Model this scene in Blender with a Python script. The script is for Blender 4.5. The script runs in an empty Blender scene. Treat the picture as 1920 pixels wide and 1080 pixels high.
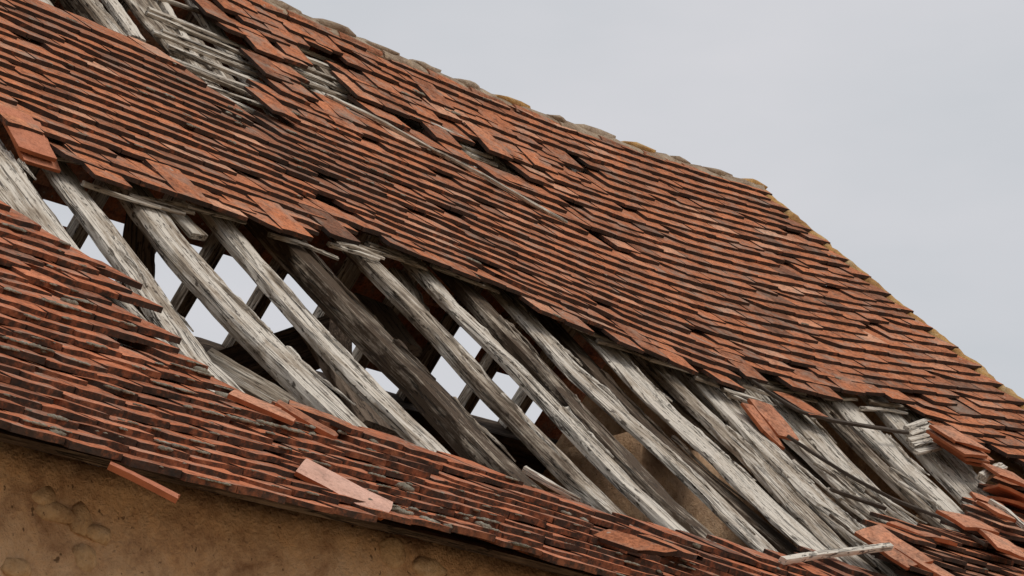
import bpy, bmesh, math, random
import numpy as np
from mathutils import Matrix, Vector, noise

# ------------------------------------------------------------------ camera, sky, sun, exposure
scene = bpy.context.scene
CAM_Z = 1.6
PITCH = math.radians(18.9)
cam_data = bpy.data.cameras.new('camera')
cam_data.sensor_width = 36.0
cam_data.lens = 36.0 * 5542.0 / 1920.0
cam_data.clip_end = 2000.0
cam = bpy.data.objects.new('camera', cam_data)
cam.location = (0, 0, CAM_Z)
cam.rotation_euler = (math.pi / 2 + PITCH, 0, 0)
scene.collection.objects.link(cam)
scene.camera = cam

SUN_EL, SUN_AZ = math.radians(56), math.radians(118)     # azimuth clockwise from +Y
world = bpy.data.worlds.new('World')
scene.world = world
world.use_nodes = True
wn, wl = world.node_tree.nodes, world.node_tree.links
wn.clear()
w_out = wn.new('ShaderNodeOutputWorld')
w_bg = wn.new('ShaderNodeBackground')
w_bg.inputs['Strength'].default_value = 0.1
w_sky = wn.new('ShaderNodeTexSky')
w_sky.sky_type = 'NISHITA'
w_sky.sun_disc = False
w_sky.sun_elevation = SUN_EL
w_sky.sun_rotation = SUN_AZ
w_sky.dust_density = 4.0
w_co = wn.new('ShaderNodeTexCoord')
w_map = wn.new('ShaderNodeMapping')
w_map.inputs['Scale'].default_value = (1.6, 1.6, 4.5)
w_noise = wn.new('ShaderNodeTexNoise')
w_noise.inputs['Scale'].default_value = 2.2
w_noise.inputs['Detail'].default_value = 5.0
w_noise.inputs['Roughness'].default_value = 0.55
w_ramp = wn.new('ShaderNodeValToRGB')
w_ramp.color_ramp.elements[0].position = 0.30
w_ramp.color_ramp.elements[0].color = (5.8, 6.08, 6.4, 1)
w_ramp.color_ramp.elements[1].position = 0.68
w_ramp.color_ramp.elements[1].color = (6.95, 6.92, 7.2, 1)
w_mix = wn.new('ShaderNodeMix')
w_mix.data_type = 'RGBA'
w_mix.inputs['Factor'].default_value = 0.93               # a closed cloud cover, a little of the blue above comes through
wl.new(w_co.outputs['Generated'], w_map.inputs['Vector'])
wl.new(w_map.outputs['Vector'], w_noise.inputs['Vector'])
wl.new(w_noise.outputs['Fac'], w_ramp.inputs['Fac'])
wl.new(w_sky.outputs['Color'], w_mix.inputs['A'])
wl.new(w_ramp.outputs['Color'], w_mix.inputs['B'])
wl.new(w_mix.outputs['Result'], w_bg.inputs['Color'])
wl.new(w_bg.outputs['Background'], w_out.inputs['Surface'])

sun_data = bpy.data.lights.new('sun', 'SUN')
sun_data.energy = 1.5
sun_data.angle = math.radians(24)
sun_data.color = (1.0, 0.96, 0.9)
sun = bpy.data.objects.new('sun', sun_data)
sun_dir = Vector((math.sin(SUN_AZ) * math.cos(SUN_EL), math.cos(SUN_AZ) * math.cos(SUN_EL), math.sin(SUN_EL)))
sun.rotation_euler = sun_dir.to_track_quat('Z', 'Y').to_euler()
scene.collection.objects.link(sun)

scene.view_settings.view_transform = 'Standard'
scene.view_settings.look = 'None'
scene.view_settings.exposure = 0.0
scene.view_settings.gamma = 1.0
scene.cycles.max_bounces = 6

rng = random.Random(7)
C3 = scene.collection

# ------------------------------------------------------------------ the shape of the roof
# s runs along the ridge (0 at the gable, negative towards the near end), t down the slope from the ridge.
F_PX, CX, CY = 5542.0, 960.0, 540.0
K = 1.1
A = math.radians(45.0)
RGT = np.array([1.0, 0, 0])
FWD = np.array([0, math.cos(PITCH), math.sin(PITCH)])
UPV = np.cross(RGT, FWD)
EYE = np.array([0, 0, CAM_Z])
DIR = np.array([math.cos(A), math.sin(A), 0])           # along the ridge
OUT = np.array([math.sin(A), -math.cos(A), 0])          # out of the front wall
ZUP = np.array([0, 0, 1.0])
def view_ray(px, py):
    return (px - CX) / F_PX * RGT - (py - CY) / F_PX * UPV + FWD
_g = view_ray(1412.0, 349.0)
APEX = EYE + _g / np.linalg.norm(_g) * 15.0 * K
def pitch_at(t):
    return np.radians(44.0 - 4.0 * np.clip((t / K - 4.4) / 2.6, 0, 1.15))
_tt = np.linspace(-1.1, 11, 2421)
_pp = pitch_at(_tt)
_dt = _tt[1] - _tt[0]
_hx = np.concatenate([[0], np.cumsum(np.cos((_pp[1:] + _pp[:-1]) / 2))]) * _dt
_hz = np.concatenate([[0], np.cumsum(-np.sin((_pp[1:] + _pp[:-1]) / 2))]) * _dt
_i0 = int(np.argmin(abs(_tt)))
_hx -= _hx[_i0]
_hz -= _hz[_i0]
# how far the old roof sags or bulges off its true plane, in metres, on a grid over s and t
C=[-0.195,-0.113,-0.033,0.044,0.113,0.172,0.221,0.264,0.304,0.344,-0.166,-0.110,-0.053,0.009,0.075,0.143,0.210,0.278,0.348,0.420,-0.133,-0.104,-0.071,-0.028,0.031,0.109,0.197,0.292,0.392,0.494,-0.097,-0.091,-0.083,-0.066,-0.025,0.060,0.180,0.306,0.434,0.562,-0.058,-0.070,-0.084,-0.095,-0.087,-0.019,0.148,0.320,0.471,0.608,-0.021,-0.051,-0.081,-0.111,-0.111,-0.024,0.180,0.347,0.486,0.618,0.013,-0.051,-0.094,-0.136,-0.132,-0.029,0.186,0.334,0.461,0.589,0.044,-0.099,-0.169,-0.135,-0.133,-0.073,0.075,0.240,0.387,0.526,0.043,-0.109,-0.186,-0.197,-0.177,-0.107,0.008,0.148,0.290,0.428,-0.012,-0.147,-0.225,-0.278,-0.218,-0.126,-0.026,0.080,0.190,0.301,-0.007,-0.124,-0.172,-0.193,-0.157,-0.097,-0.035,0.028,0.093,0.159,-0.005,-0.022,-0.014,0.005,-0.015,-0.024,-0.022,-0.014,-0.004,0.007,0.028,0.095,0.137,0.153,0.123,0.066,0.005,-0.051,-0.101,-0.147]
SAG = np.array(C).reshape(13, 10)
def _w4(u):
    return np.stack([(1 - u) ** 3, 3 * u ** 3 - 6 * u ** 2 + 4, -3 * u ** 3 + 3 * u ** 2 + 3 * u + 1, u ** 3], -1) / 6
def sag(s, t):
    fs = s / K + 11.0
    ft = t / K + 0.5
    i = np.clip(np.floor(fs).astype(int), 1, 10)
    j = np.clip(np.floor(ft).astype(int), 1, 7)
    ws, wt = _w4(np.clip(fs - i, -1, 2)), _w4(np.clip(ft - j, -1, 2))
    r = np.zeros_like(fs)
    for k in range(4):
        for l in range(4):
            r = r + ws[..., k] * wt[..., l] * SAG[i - 1 + k, j - 1 + l]
    return r
def roof_n(s, t, off=0.0):
    s, t = np.asarray(s, float), np.asarray(t, float)
    p = pitch_at(t)
    nr = np.sin(p)[..., None] * OUT + np.cos(p)[..., None] * ZUP
    return (APEX + s[..., None] * DIR + np.interp(t, _tt, _hx)[..., None] * OUT
            + np.interp(t, _tt, _hz)[..., None] * ZUP + (sag(s, t) + off)[..., None] * nr)
def roof(s, t, off=0.0):
    return roof_n(np.array([s]), np.array([t]), off)[0]
def to_px(P):
    P = np.asarray(P) - EYE
    z = P @ FWD
    return np.stack([CX + F_PX * (P @ RGT) / z, CY - F_PX * (P @ UPV) / z], -1)
def on_roof(x, y, off=0.0):
    """the roof coordinates s, t of a spot seen in the photograph"""
    s, t = np.array([-4.0]), np.array([3.0])
    for _ in range(14):
        q = to_px(roof_n(s, t, off))
        h = 1e-3
        js = (to_px(roof_n(s + h, t, off)) - q) / h
        jt = (to_px(roof_n(s, t + h, off)) - q) / h
        r = np.array([[x, y]]) - q
        det = js[:, 0] * jt[:, 1] - js[:, 1] * jt[:, 0]
        s = np.clip(s + np.clip((r[:, 0] * jt[:, 1] - r[:, 1] * jt[:, 0]) / det, -2, 2), -13, 3)
        t = np.clip(t + np.clip((js[:, 0] * r[:, 1] - js[:, 1] * r[:, 0]) / det, -2, 2), -0.9, 9)
    return float(s[0]), float(t[0])
def frame(s, t, off=0.0):
    """origin and axes at a spot of the roof: U against the ridge direction, V down the slope, W outward"""
    h = 0.02
    P = roof_n(np.array([s, s + h, s]), np.array([t, t, t + h]), off)
    U = -(P[1] - P[0])
    U /= np.linalg.norm(U)
    V = P[2] - P[0]
    V -= U * (V @ U)
    V /= np.linalg.norm(V)
    return P[0], U, V, np.cross(U, V)
def inside(poly, x, y):
    r = False
    n = len(poly)
    for i in range(n):
        x1, y1 = poly[i]
        x2, y2 = poly[i - 1]
        if (y1 > y) != (y2 > y) and x < (x2 - x1) * (y - y1) / (y2 - y1) + x1:
            r = not r
    return r

# ------------------------------------------------------------------ materials
def new_mat(name):
    m = bpy.data.materials.new(name)
    m.use_nodes = True
    nt = m.node_tree
    nt.nodes.clear()
    out = nt.nodes.new('ShaderNodeOutputMaterial')
    b = nt.nodes.new('ShaderNodeBsdfPrincipled')
    b.inputs['Roughness'].default_value = 0.9
    b.inputs['Specular IOR Level'].default_value = 0.15
    nt.links.new(b.outputs[0], out.inputs['Surface'])
    return m, nt, b
def N(nt, kind, **kw):
    n = nt.nodes.new('ShaderNode' + kind)
    for k, v in kw.items():
        if k in n.inputs.keys():
            n.inputs[k].default_value = v
        else:
            setattr(n, k, v)
    return n
def ramp(nt, fac, stops, interp='LINEAR'):
    r = nt.nodes.new('ShaderNodeValToRGB')
    r.color_ramp.interpolation = interp
    e = r.color_ramp.elements
    while len(e) < len(stops):
        e.new(0.5)
    for el, (p, col) in zip(e, stops):
        el.position = p
        el.color = (*col, 1) if len(col) == 3 else col
    nt.links.new(fac, r.inputs['Fac'])
    return r.outputs['Color']
def mixc(nt, fac, a, b, mode='MIX'):
    m = nt.nodes.new('ShaderNodeMix')
    m.data_type = 'RGBA'
    m.blend_type = mode
    for sock, v in (('Factor', fac), ('A', a), ('B', b)):
        if hasattr(v, 'links'):
            nt.links.new(v, m.inputs[sock])
        else:
            m.inputs[sock].default_value = v if sock == 'Factor' else (*v, 1)
    return m.outputs['Result']
def math_n(nt, op, a, b=0.0):
    m = nt.nodes.new('ShaderNodeMath')
    m.operation = op
    for i, v in enumerate((a, b)):
        if hasattr(v, 'links'):
            nt.links.new(v, m.inputs[i])
        else:
            m.inputs[i].default_value = v
    return m.outputs[0]
def noise_n(nt, vec, scale, detail=3.0, rough=0.55, dist=0.0):
    n = N(nt, 'TexNoise')
    n.inputs['Scale'].default_value = scale
    n.inputs['Detail'].default_value = detail
    n.inputs['Roughness'].default_value = rough
    n.inputs['Distortion'].default_value = dist
    if vec is not None:
        nt.links.new(vec, n.inputs['Vector'])
    return n.outputs['Fac']
def bump(nt, b, height, strength, dist):
    n = N(nt, 'Bump')
    n.inputs['Strength'].default_value = strength
    n.inputs['Distance'].default_value = dist
    nt.links.new(height, n.inputs['Height'])
    nt.links.new(n.outputs[0], b.inputs['Normal'])
def position(nt):
    return N(nt, 'NewGeometry').outputs['Position']
def attr(nt, name, out='Fac'):
    n = N(nt, 'Attribute')
    n.attribute_name = name
    return n.outputs[out]

def tile_mat(name, clay, moss, lichen, grey):
    """clay: colours from dark to bright fired clay; moss, lichen, grey: how much of the face each covers"""
    m, nt, b = new_mat(name)
    pos = position(nt)
    tone = attr(nt, 'tone')
    v = math_n(nt, 'ADD', math_n(nt, 'MULTIPLY', tone, 0.75), math_n(nt, 'MULTIPLY', noise_n(nt, pos, 3.0, 4), 0.3))
    col = ramp(nt, v, [(0.12, clay[0]), (0.45, clay[1]), (0.72, clay[2]), (0.95, clay[3])])
    fine = noise_n(nt, pos, 70.0, 4, 0.7)
    col = mixc(nt, 0.8 if moss > -0.5 else 0.4, col, ramp(nt, fine, [(0.28, (0.40, 0.38, 0.37)), (0.48, (1, 1, 1)), (0.7, (1.4, 1.4, 1.4))]), 'MULTIPLY')
    mid_n = noise_n(nt, pos, 30.0, 4, 0.65, 0.3)
    col = mixc(nt, 0.85 if moss > -0.5 else 0.3, col, ramp(nt, mid_n, [(0.34, (0.48, 0.45, 0.44)), (0.47, (1, 1, 1)), (0.68, (1.22, 1.2, 1.18))]), 'MULTIPLY')
    big = noise_n(nt, pos, 1.1, 5, 0.6)
    soot = noise_n(nt, pos, 5.5, 6, 0.7, 0.5)
    col = mixc(nt, 0.85 if moss > -0.5 else 0.2, col, ramp(nt, soot, [(0.30, (0.45, 0.44, 0.44)), (0.47, (0.95, 0.95, 0.95)), (0.66, (1.2, 1.2, 1.2))]), 'MULTIPLY')
    col = mixc(nt, math_n(nt, 'MULTIPLY', ramp(nt, noise_n(nt, pos, 9.0, 5, 0.65), [(0.48, (0, 0, 0)), (0.68, (1, 1, 1))]), grey),
               col, (0.30, 0.25, 0.20))
    mo = math_n(nt, 'ADD', noise_n(nt, pos, 14.0, 6, 0.7), math_n(nt, 'MULTIPLY', math_n(nt, 'SUBTRACT', big, 0.5), 0.7))
    mo = math_n(nt, 'ADD', mo, math_n(nt, 'MULTIPLY', math_n(nt, 'SUBTRACT', 0.5, tone), 0.18))
    col = mixc(nt, math_n(nt, 'MULTIPLY', ramp(nt, mo, [(0.60 - 0.15 * moss, (0, 0, 0)), (0.74 - 0.15 * moss, (1, 1, 1))]), min(1, 0.35 + moss * 0.5)),
               col, (0.055, 0.042, 0.032))
    vo = N(nt, 'TexVoronoi')
    vo.inputs['Scale'].default_value = 16.0
    nt.links.new(pos, vo.inputs['Vector'])
    wob = math_n(nt, 'ADD', vo.outputs['Distance'], math_n(nt, 'MULTIPLY', noise_n(nt, pos, 60.0, 2), 0.25))
    rare = math_n(nt, 'GREATER_THAN', noise_n(nt, pos, 5.0, 2), 0.62 - 0.12 * lichen)
    li = math_n(nt, 'MULTIPLY', math_n(nt, 'LESS_THAN', wob, 0.22 + 0.12 * lichen), rare)
    col = mixc(nt, math_n(nt, 'MULTIPLY', li, 0.55), col, (0.42, 0.40, 0.33))
    nt.links.new(col, b.inputs['Base Color'])
    bump(nt, b, math_n(nt, 'ADD', fine, math_n(nt, 'MULTIPLY', noise_n(nt, pos, 22.0, 3), 1.5)), 0.9, 0.009)
    return m
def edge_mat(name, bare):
    """the broken or weathered edges of tiles: black from algae and painted-in shade, fired red where a flake has come off"""
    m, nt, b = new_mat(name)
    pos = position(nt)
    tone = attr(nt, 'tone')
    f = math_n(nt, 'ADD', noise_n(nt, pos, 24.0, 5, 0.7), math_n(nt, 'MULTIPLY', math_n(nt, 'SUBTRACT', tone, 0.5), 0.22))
    col = ramp(nt, f, [(0.30, (0.035, 0.028, 0.024)), (0.60 - bare, (0.075, 0.042, 0.029)), (0.70 - bare, (0.20, 0.075, 0.040)), (0.86 - bare, (0.34, 0.13, 0.065))])  # dark end mixes algae with shade painted into the butt faces
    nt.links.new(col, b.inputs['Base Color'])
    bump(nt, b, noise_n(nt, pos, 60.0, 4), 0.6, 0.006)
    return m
CLAY = [(0.17, 0.080, 0.048), (0.375, 0.138, 0.066), (0.50, 0.178, 0.081), (0.62, 0.35, 0.225)]
M_TILE = tile_mat('weathered_tile', CLAY, 0.05, 0.3, 0.6)
M_EDGE = edge_mat('shaded_tile_edge', 0.0)
M_TILE_LOW = tile_mat('mossy_tile', [(0.17, 0.068, 0.040), (0.40, 0.135, 0.064), (0.52, 0.170, 0.078), (0.60, 0.28, 0.17)], 0.25, 0.5, 0.6)
M_EDGE_LOW = edge_mat('mossy_shaded_tile_edge', 0.10)
M_FRESH = tile_mat('bright_tile', [(0.46, 0.155, 0.085), (0.54, 0.225, 0.13), (0.64, 0.35, 0.25), (0.76, 0.50, 0.41)], -0.6, -0.6, 0.15)
def plain_edge(name, col):
    m, nt, b = new_mat(name)
    pos = position(nt)
    nt.links.new(mixc(nt, noise_n(nt, pos, 25.0, 4), tuple(c * 0.45 for c in col), tuple(c * 1.2 for c in col)), b.inputs['Base Color'])
    return m
M_FRESH_EDGE = plain_edge('bright_tile_edge', (0.42, 0.13, 0.055))
M_WARM = tile_mat('dusty_orange_tile', [(0.30, 0.12, 0.066), (0.46, 0.19, 0.105), (0.56, 0.26, 0.155), (0.64, 0.38, 0.27)], -0.15, -0.2, 0.3)

def wood_mat(name, dark, mid, light, crack=0.62):
    m, nt, b = new_mat(name)
    g = attr(nt, 'grain', 'Vector')
    tone = attr(nt, 'tone')
    mp = N(nt, 'Mapping')
    mp.inputs['Scale'].default_value = (1.8, 46.0, 46.0)
    nt.links.new(g, mp.inputs['Vector'])
    fib = noise_n(nt, mp.outputs[0], 1.6, 6, 0.65, 0.6)
    mp2 = N(nt, 'Mapping')
    mp2.inputs['Scale'].default_value = (2.6, 8.0, 8.0)
    nt.links.new(g, mp2.inputs['Vector'])
    patch = noise_n(nt, mp2.outputs[0], 1.4, 5, 0.65, 0.4)
    v = math_n(nt, 'ADD', math_n(nt, 'MULTIPLY', fib, 0.48), math_n(nt, 'MULTIPLY', patch, 0.68))
    v = math_n(nt, 'ADD', v, math_n(nt, 'MULTIPLY', math_n(nt, 'SUBTRACT', tone, 0.62), 0.45))
    col = ramp(nt, v, [(0.40, dark), (0.52, mid), (0.64, light)])
    mp3 = N(nt, 'Mapping')
    mp3.inputs['Scale'].default_value = (0.9, 26.0, 26.0)
    nt.links.new(g, mp3.inputs['Vector'])
    cr = noise_n(nt, mp3.outputs[0], 1.0, 3, 0.5, 1.4)
    cr = ramp(nt, cr, [(0.475, (0, 0, 0)), (0.495, (1, 1, 1)), (0.505, (1, 1, 1)), (0.525, (0, 0, 0))])
    gate = math_n(nt, 'GREATER_THAN', patch, crack - 0.16)
    crk = math_n(nt, 'MULTIPLY', cr, gate)
    col = mixc(nt, math_n(nt, 'MULTIPLY', crk, 0.8), col, (0.025, 0.02, 0.016))
    mp4 = N(nt, 'Mapping')
    mp4.inputs['Scale'].default_value = (9.0, 30.0, 30.0)
    nt.links.new(g, mp4.inputs['Vector'])
    spots = noise_n(nt, mp4.outputs[0], 2.0, 3, 0.6)
    col = mixc(nt, ramp(nt, spots, [(0.59, (0, 0, 0)), (0.66, (0.85, 0.85, 0.85))]), col, (0.05, 0.035, 0.025))
    nt.links.new(col, b.inputs['Base Color'])
    h = math_n(nt, 'SUBTRACT', math_n(nt, 'ADD', fib, math_n(nt, 'MULTIPLY', patch, 0.6)), math_n(nt, 'MULTIPLY', crk, 0.9))
    bump(nt, b, h, 0.8, 0.012)
    return m
M_WOOD = wood_mat('weathered_grey_wood', (0.085, 0.058, 0.038), (0.36, 0.295, 0.225), (0.67, 0.605, 0.515))
M_WOOD_BROWN = wood_mat('dark_brown_wood', (0.045, 0.032, 0.024), (0.10, 0.07, 0.05), (0.20, 0.15, 0.11))

def rock_mat(name, a, b_, c_, sc=1.0, bmp=0.7):
    m, nt, b = new_mat(name)
    pos = position(nt)
    v = math_n(nt, 'ADD', math_n(nt, 'MULTIPLY', noise_n(nt, pos, 2.2 * sc, 6, 0.6), 0.6), math_n(nt, 'MULTIPLY', noise_n(nt, pos, 28.0 * sc, 5, 0.7), 0.4))
    col = ramp(nt, v, [(0.34, a), (0.50, b_), (0.66, c_)])
    pat = noise_n(nt, pos, 6.0 * sc, 4, 0.7, 0.8)
    col = mixc(nt, 0.8, col, ramp(nt, pat, [(0.33, (0.62, 0.55, 0.50)), (0.5, (1, 1, 1)), (0.68, (1.18, 1.12, 1.02))]), 'MULTIPLY')
    pits = noise_n(nt, pos, 45.0 * sc, 2, 0.5)
    col = mixc(nt, ramp(nt, pits, [(0.26, (0.8, 0.8, 0.8)), (0.32, (0, 0, 0))]), col, tuple(x * 0.25 for x in a))
    nt.links.new(col, b.inputs['Base Color'])
    bump(nt, b, math_n(nt, 'ADD', noise_n(nt, pos, 18.0 * sc, 6, 0.7), math_n(nt, 'MULTIPLY', noise_n(nt, pos, 90.0 * sc, 3), 0.4)), bmp, 0.02)
    return m
M_RENDER = rock_mat('old_lime_render', (0.36, 0.195, 0.10), (0.62, 0.395, 0.225), (0.74, 0.52, 0.325), 1.0, 1.0)
M_STONE = rock_mat('rubble_stone', (0.26, 0.155, 0.085), (0.42, 0.27, 0.16), (0.54, 0.38, 0.25), 1.6)
M_STONE_PALE = rock_mat('pale_rubble_stone', (0.42, 0.25, 0.12), (0.62, 0.43, 0.25), (0.74, 0.56, 0.37), 1.6)
M_MORTAR = rock_mat('ridge_mortar', (0.20, 0.13, 0.085), (0.36, 0.27, 0.19), (0.50, 0.42, 0.32), 3.0)
M_OCHRE = rock_mat('ochre_lichen_mortar', (0.30, 0.15, 0.065), (0.54, 0.31, 0.11), (0.54, 0.42, 0.25), 3.0)
M_LICHEN = rock_mat('grey_lichen', (0.13, 0.105, 0.075), (0.30, 0.27, 0.21), (0.48, 0.45, 0.38), 5.0)
M_GROUND = rock_mat('bare_earth', (0.24, 0.18, 0.115), (0.36, 0.275, 0.18), (0.44, 0.35, 0.25), 0.3)
M_WIRE = plain_edge('dark_lath', (0.09, 0.07, 0.055))

# ------------------------------------------------------------------ building blocks
def link(name, me, parent=None, mat4=None):
    o = bpy.data.objects.new(name, me)
    C3.objects.link(o)
    if mat4 is not None:
        o.matrix_world = mat4
    if parent is not None:
        o.parent = parent
    return o
def mesh_of(name, verts, faces, mats, mat_idx=None, tone=None, grain=None, smooth=False):
    me = bpy.data.meshes.new(name)
    me.from_pydata([tuple(v) for v in verts], [], faces)
    for m in mats:
        me.materials.append(m)
    if mat_idx is not None:
        me.polygons.foreach_set('material_index', np.asarray(mat_idx, dtype=np.int32))
    if tone is not None:
        a = me.attributes.new('tone', 'FLOAT', 'POINT')
        a.data.foreach_set('value', np.asarray(np.broadcast_to(tone, (len(verts),)), dtype=np.float32))
    if grain is not None:
        a = me.attributes.new('grain', 'FLOAT_VECTOR', 'POINT')
        a.data.foreach_set('vector', np.asarray(grain, dtype=np.float32).ravel())
    if smooth:
        me.polygons.foreach_set('use_smooth', np.ones(len(me.polygons), dtype=bool))
    me.update()
    return me
def mat_from(P, U, V, W):
    return Matrix(((U[0], V[0], W[0], P[0]), (U[1], V[1], W[1], P[1]), (U[2], V[2], W[2], P[2]), (0, 0, 0, 1)))
def thing(name, label, cat, loc=(0, 0, 0), group=None):
    o = bpy.data.objects.new(name, None)
    o.location = loc
    C3.objects.link(o)
    tag(o, label, cat, group)
    return o
def tag(o, label, cat, group=None):
    o['label'] = label
    o['category'] = cat
    if group:
        o['group'] = group
    return o

# ---- a plain clay tile: tail edge at v = 0, head at v = -length, underside at w = 0
def tile_shape(w, L, th, r, rough=1.0, broken=False):
    nu, nv = 4, 4
    top, bot = [], []
    camber = r.uniform(0.0, 0.0022) * rough
    bow = r.uniform(-0.001, 0.0025)
    skew = r.uniform(-0.0015, 0.0015) * rough
    cut = [0.0] * nu
    if broken:
        k = r.choice((0, 1))
        cut = [0.10, 0.055, 0.012, 0.0] if k else [0.0, 0.02, 0.06, 0.12]
    for j in range(nv):
        for i in range(nu):
            u = (i / (nu - 1) - 0.5) * w
            v = -L * (1 - j / (nv - 1))
            edge_i = i in (0, nu - 1)
            if j == nv - 1:
                v += r.uniform(-0.002, 0.002) * rough - (r.uniform(0.0, 0.004) * rough if edge_i else 0) - cut[i] + skew * (i / 1.5 - 1)
            if edge_i:
                u += r.uniform(-0.0015, 0.0015) * rough
            dz = -camber * (2 * u / w) ** 2 - bow * (2 * (v / L) + 1) ** 2 + r.uniform(-0.0006, 0.0006) * rough
            top.append((u, v, th + dz + r.uniform(-0.0010, 0.0010) * rough))
            bot.append((u, v, dz))
    ring = [0, 1, 2, 3, 7, 11, 15, 14, 13, 12, 8, 4]
    verts = top + [bot[k] for k in ring]
    faces, mi = [], []
    for j in range(3):
        for i in range(3):
            a = j * 4 + i
            faces.append((a, a + 1, a + 5, a + 4))
            mi.append(0)
    for k in range(12):
        k2 = (k + 1) % 12
        faces.append((ring[k2], ring[k], 16 + k, 16 + k2))
        mi.append(1)
    faces.append(tuple(16 + k for k in range(11, -1, -1)))
    mi.append(1)
    return np.array(verts), faces, mi
TW, TL, TH = 0.165, 0.262, 0.0165
r_t = random.Random(11)
UP_SHAPES = [tile_shape(TW * r_t.uniform(0.985, 1.0), TL, TH * r_t.uniform(0.9, 1.15), r_t, 1.0, k >= 26) for k in range(28)]
LOW_SHAPES = [tile_shape(TW * r_t.uniform(0.95, 1.0), TL, 0.0168 * r_t.uniform(0.85, 1.2), r_t, 1.5, k >= 26) for k in range(30)]
UP_TONE = [r_t.random() for _ in UP_SHAPES]
LOW_TONE = [r_t.random() for _ in LOW_SHAPES]
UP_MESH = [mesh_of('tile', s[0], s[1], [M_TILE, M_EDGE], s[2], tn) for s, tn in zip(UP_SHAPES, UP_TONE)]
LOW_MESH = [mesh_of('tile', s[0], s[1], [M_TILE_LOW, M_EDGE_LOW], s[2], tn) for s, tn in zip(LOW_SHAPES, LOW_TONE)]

def rough_beam(name, pts, ups, w, h, mats, tone=0.5, parent=None, gnarl=1.0, seed=0, taper=None, seg_noise=3.0, side=0.0):
    """a hewn timber along the points; ups are the outward normals; w across, h deep; the outer face runs along the points"""
    r = random.Random(seed)
    n = len(pts)
    verts, grain = [], []
    prof = [(-0.5, 0), (-0.17, 0), (0.17, 0), (0.5, 0), (0.5, -0.5), (0.5, -1), (0.0, -1), (-0.5, -1), (-0.5, -0.5)]
    m = len(prof)
    L = 0.0
    o = np.array([r.uniform(-50, 50), r.uniform(-50, 50), r.uniform(-50, 50)])
    for i in range(n):
        p = np.asarray(pts[i])
        d = np.asarray(pts[min(i + 1, n - 1)]) - np.asarray(pts[max(i - 1, 0)])
        d = d / np.linalg.norm(d)
        if i:
            L += np.linalg.norm(p - np.asarray(pts[i - 1]))
        up = np.asarray(ups[i]) - d * (np.asarray(ups[i]) @ d)
        up /= np.linalg.norm(up)
        sd = np.cross(d, up)
        tp = 1.0 if taper is None else taper[0] + (taper[1] - taper[0]) * i / (n - 1)
        wv = noise.noise(Vector((o[0] + L * seg_noise * 0.5, o[1], 0)))
        wv2 = noise.noise(Vector((o[0], o[1] + L * seg_noise * 0.5, 3)))
        for k, (a, b) in enumerate(prof):
            nz = noise.noise(Vector((o[0] + L * seg_noise * 2.2, o[1] + k * 1.7, o[2])))
            nz2 = noise.noise(Vector((o[2] + L * seg_noise * 6.0, o[1] + k * 2.9, o[0])))
            g = gnarl * (0.10 * nz + 0.05 * nz2)
            rnd = 0.93 if k in (0, 3, 5, 7) else 1.0
            uu = a * w * tp * rnd * (1 + g * 1.6) + wv * 0.012 * gnarl + side
            vv = b * h * tp + (g * 0.10 * h + 0.004 * nz2 * gnarl if b > -0.9 else 0) - (0.05 * h if k in (0, 3) else 0) + wv2 * 0.008 * gnarl
            verts.append(p + sd * uu + up * vv)
            grain.append((L + o[0], a * w * 1.0 + o[1], b * h + o[2]))
    faces = []
    for i in range(n - 1):
        for k in range(m):
            k2 = (k + 1) % m
            faces.append((i * m + k, i * m + k2, (i + 1) * m + k2, (i + 1) * m + k))
    faces.append(tuple(range(m - 1, -1, -1)))
    faces.append(tuple((n - 1) * m + k for k in range(m)))
    # around a local origin at the first point
    v = np.array(verts)
    org = v.mean(axis=0)
    me = mesh_of(name, v - org, faces, mats, None, tone, grain)
    bm = bmesh.new()
    bm.from_mesh(me)
    bmesh.ops.recalc_face_normals(bm, faces=bm.faces)
    bm.to_mesh(me)
    bm.free()
    ob = link(name, me, parent)
    ob.location = org
    return ob
def lump(name, centre, axes, sizes, mat, parent=None, seed=0, sub=2, rough=0.25, smooth=True, flat_bottom=False):
    bm = bmesh.new()
    bmesh.ops.create_icosphere(bm, subdivisions=sub, radius=1.0)
    o = Vector((seed * 3.7, seed * 1.3, seed * 7.1))
    Ux, Vx, Wx = axes
    for v in bm.verts:
        n1 = noise.noise(v.co * 1.4 + o)
        n2 = noise.noise(v.co * 3.5 + o)
        k = 1 + rough * n1 + rough * 0.5 * n2
        c = v.co * k
        if flat_bottom and c.z < 0:
            c.z *= 0.3
        q = np.array(Ux) * c.x * sizes[0] + np.array(Vx) * c.y * sizes[1] + np.array(Wx) * c.z * sizes[2]
        v.co = Vector(q)
    me = bpy.data.meshes.new(name)
    bm.to_mesh(me)
    bm.free()
    me.materials.append(mat)
    me.polygons.foreach_set('use_smooth', np.full(len(me.polygons), smooth, dtype=bool))
    ob = link(name, me, parent)
    ob.location = centre
    return ob
def polyline(pts, n):
    p = np.asarray(pts, float)
    seg = np.concatenate([[0], np.cumsum(np.linalg.norm(np.diff(p, axis=0), axis=1))])
    L = np.linspace(0, seg[-1], n)
    return np.stack([np.interp(L, seg, p[:, i]) for i in range(p.shape[1])], -1)

# ------------------------------------------------------------------ ground
gs = 600.0
g_me = mesh_of('ground', [(-gs, -gs, 0), (gs, -gs, 0), (gs, gs, 0), (-gs, gs, 0)], [(0, 1, 2, 3)], [M_GROUND])
g_ob = link('ground', g_me)
g_ob['kind'] = 'structure'

# ------------------------------------------------------------------ the barn
S_NEAR, S_FAR, T_EAVE = -9.8, 0.0, 5.21 * K
base_xy = roof(-4.5, 5.0)
barn = thing('barn', 'derelict stone barn with a sagging, half stripped clay tile roof', 'building', (0, 0, 0))

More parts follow.
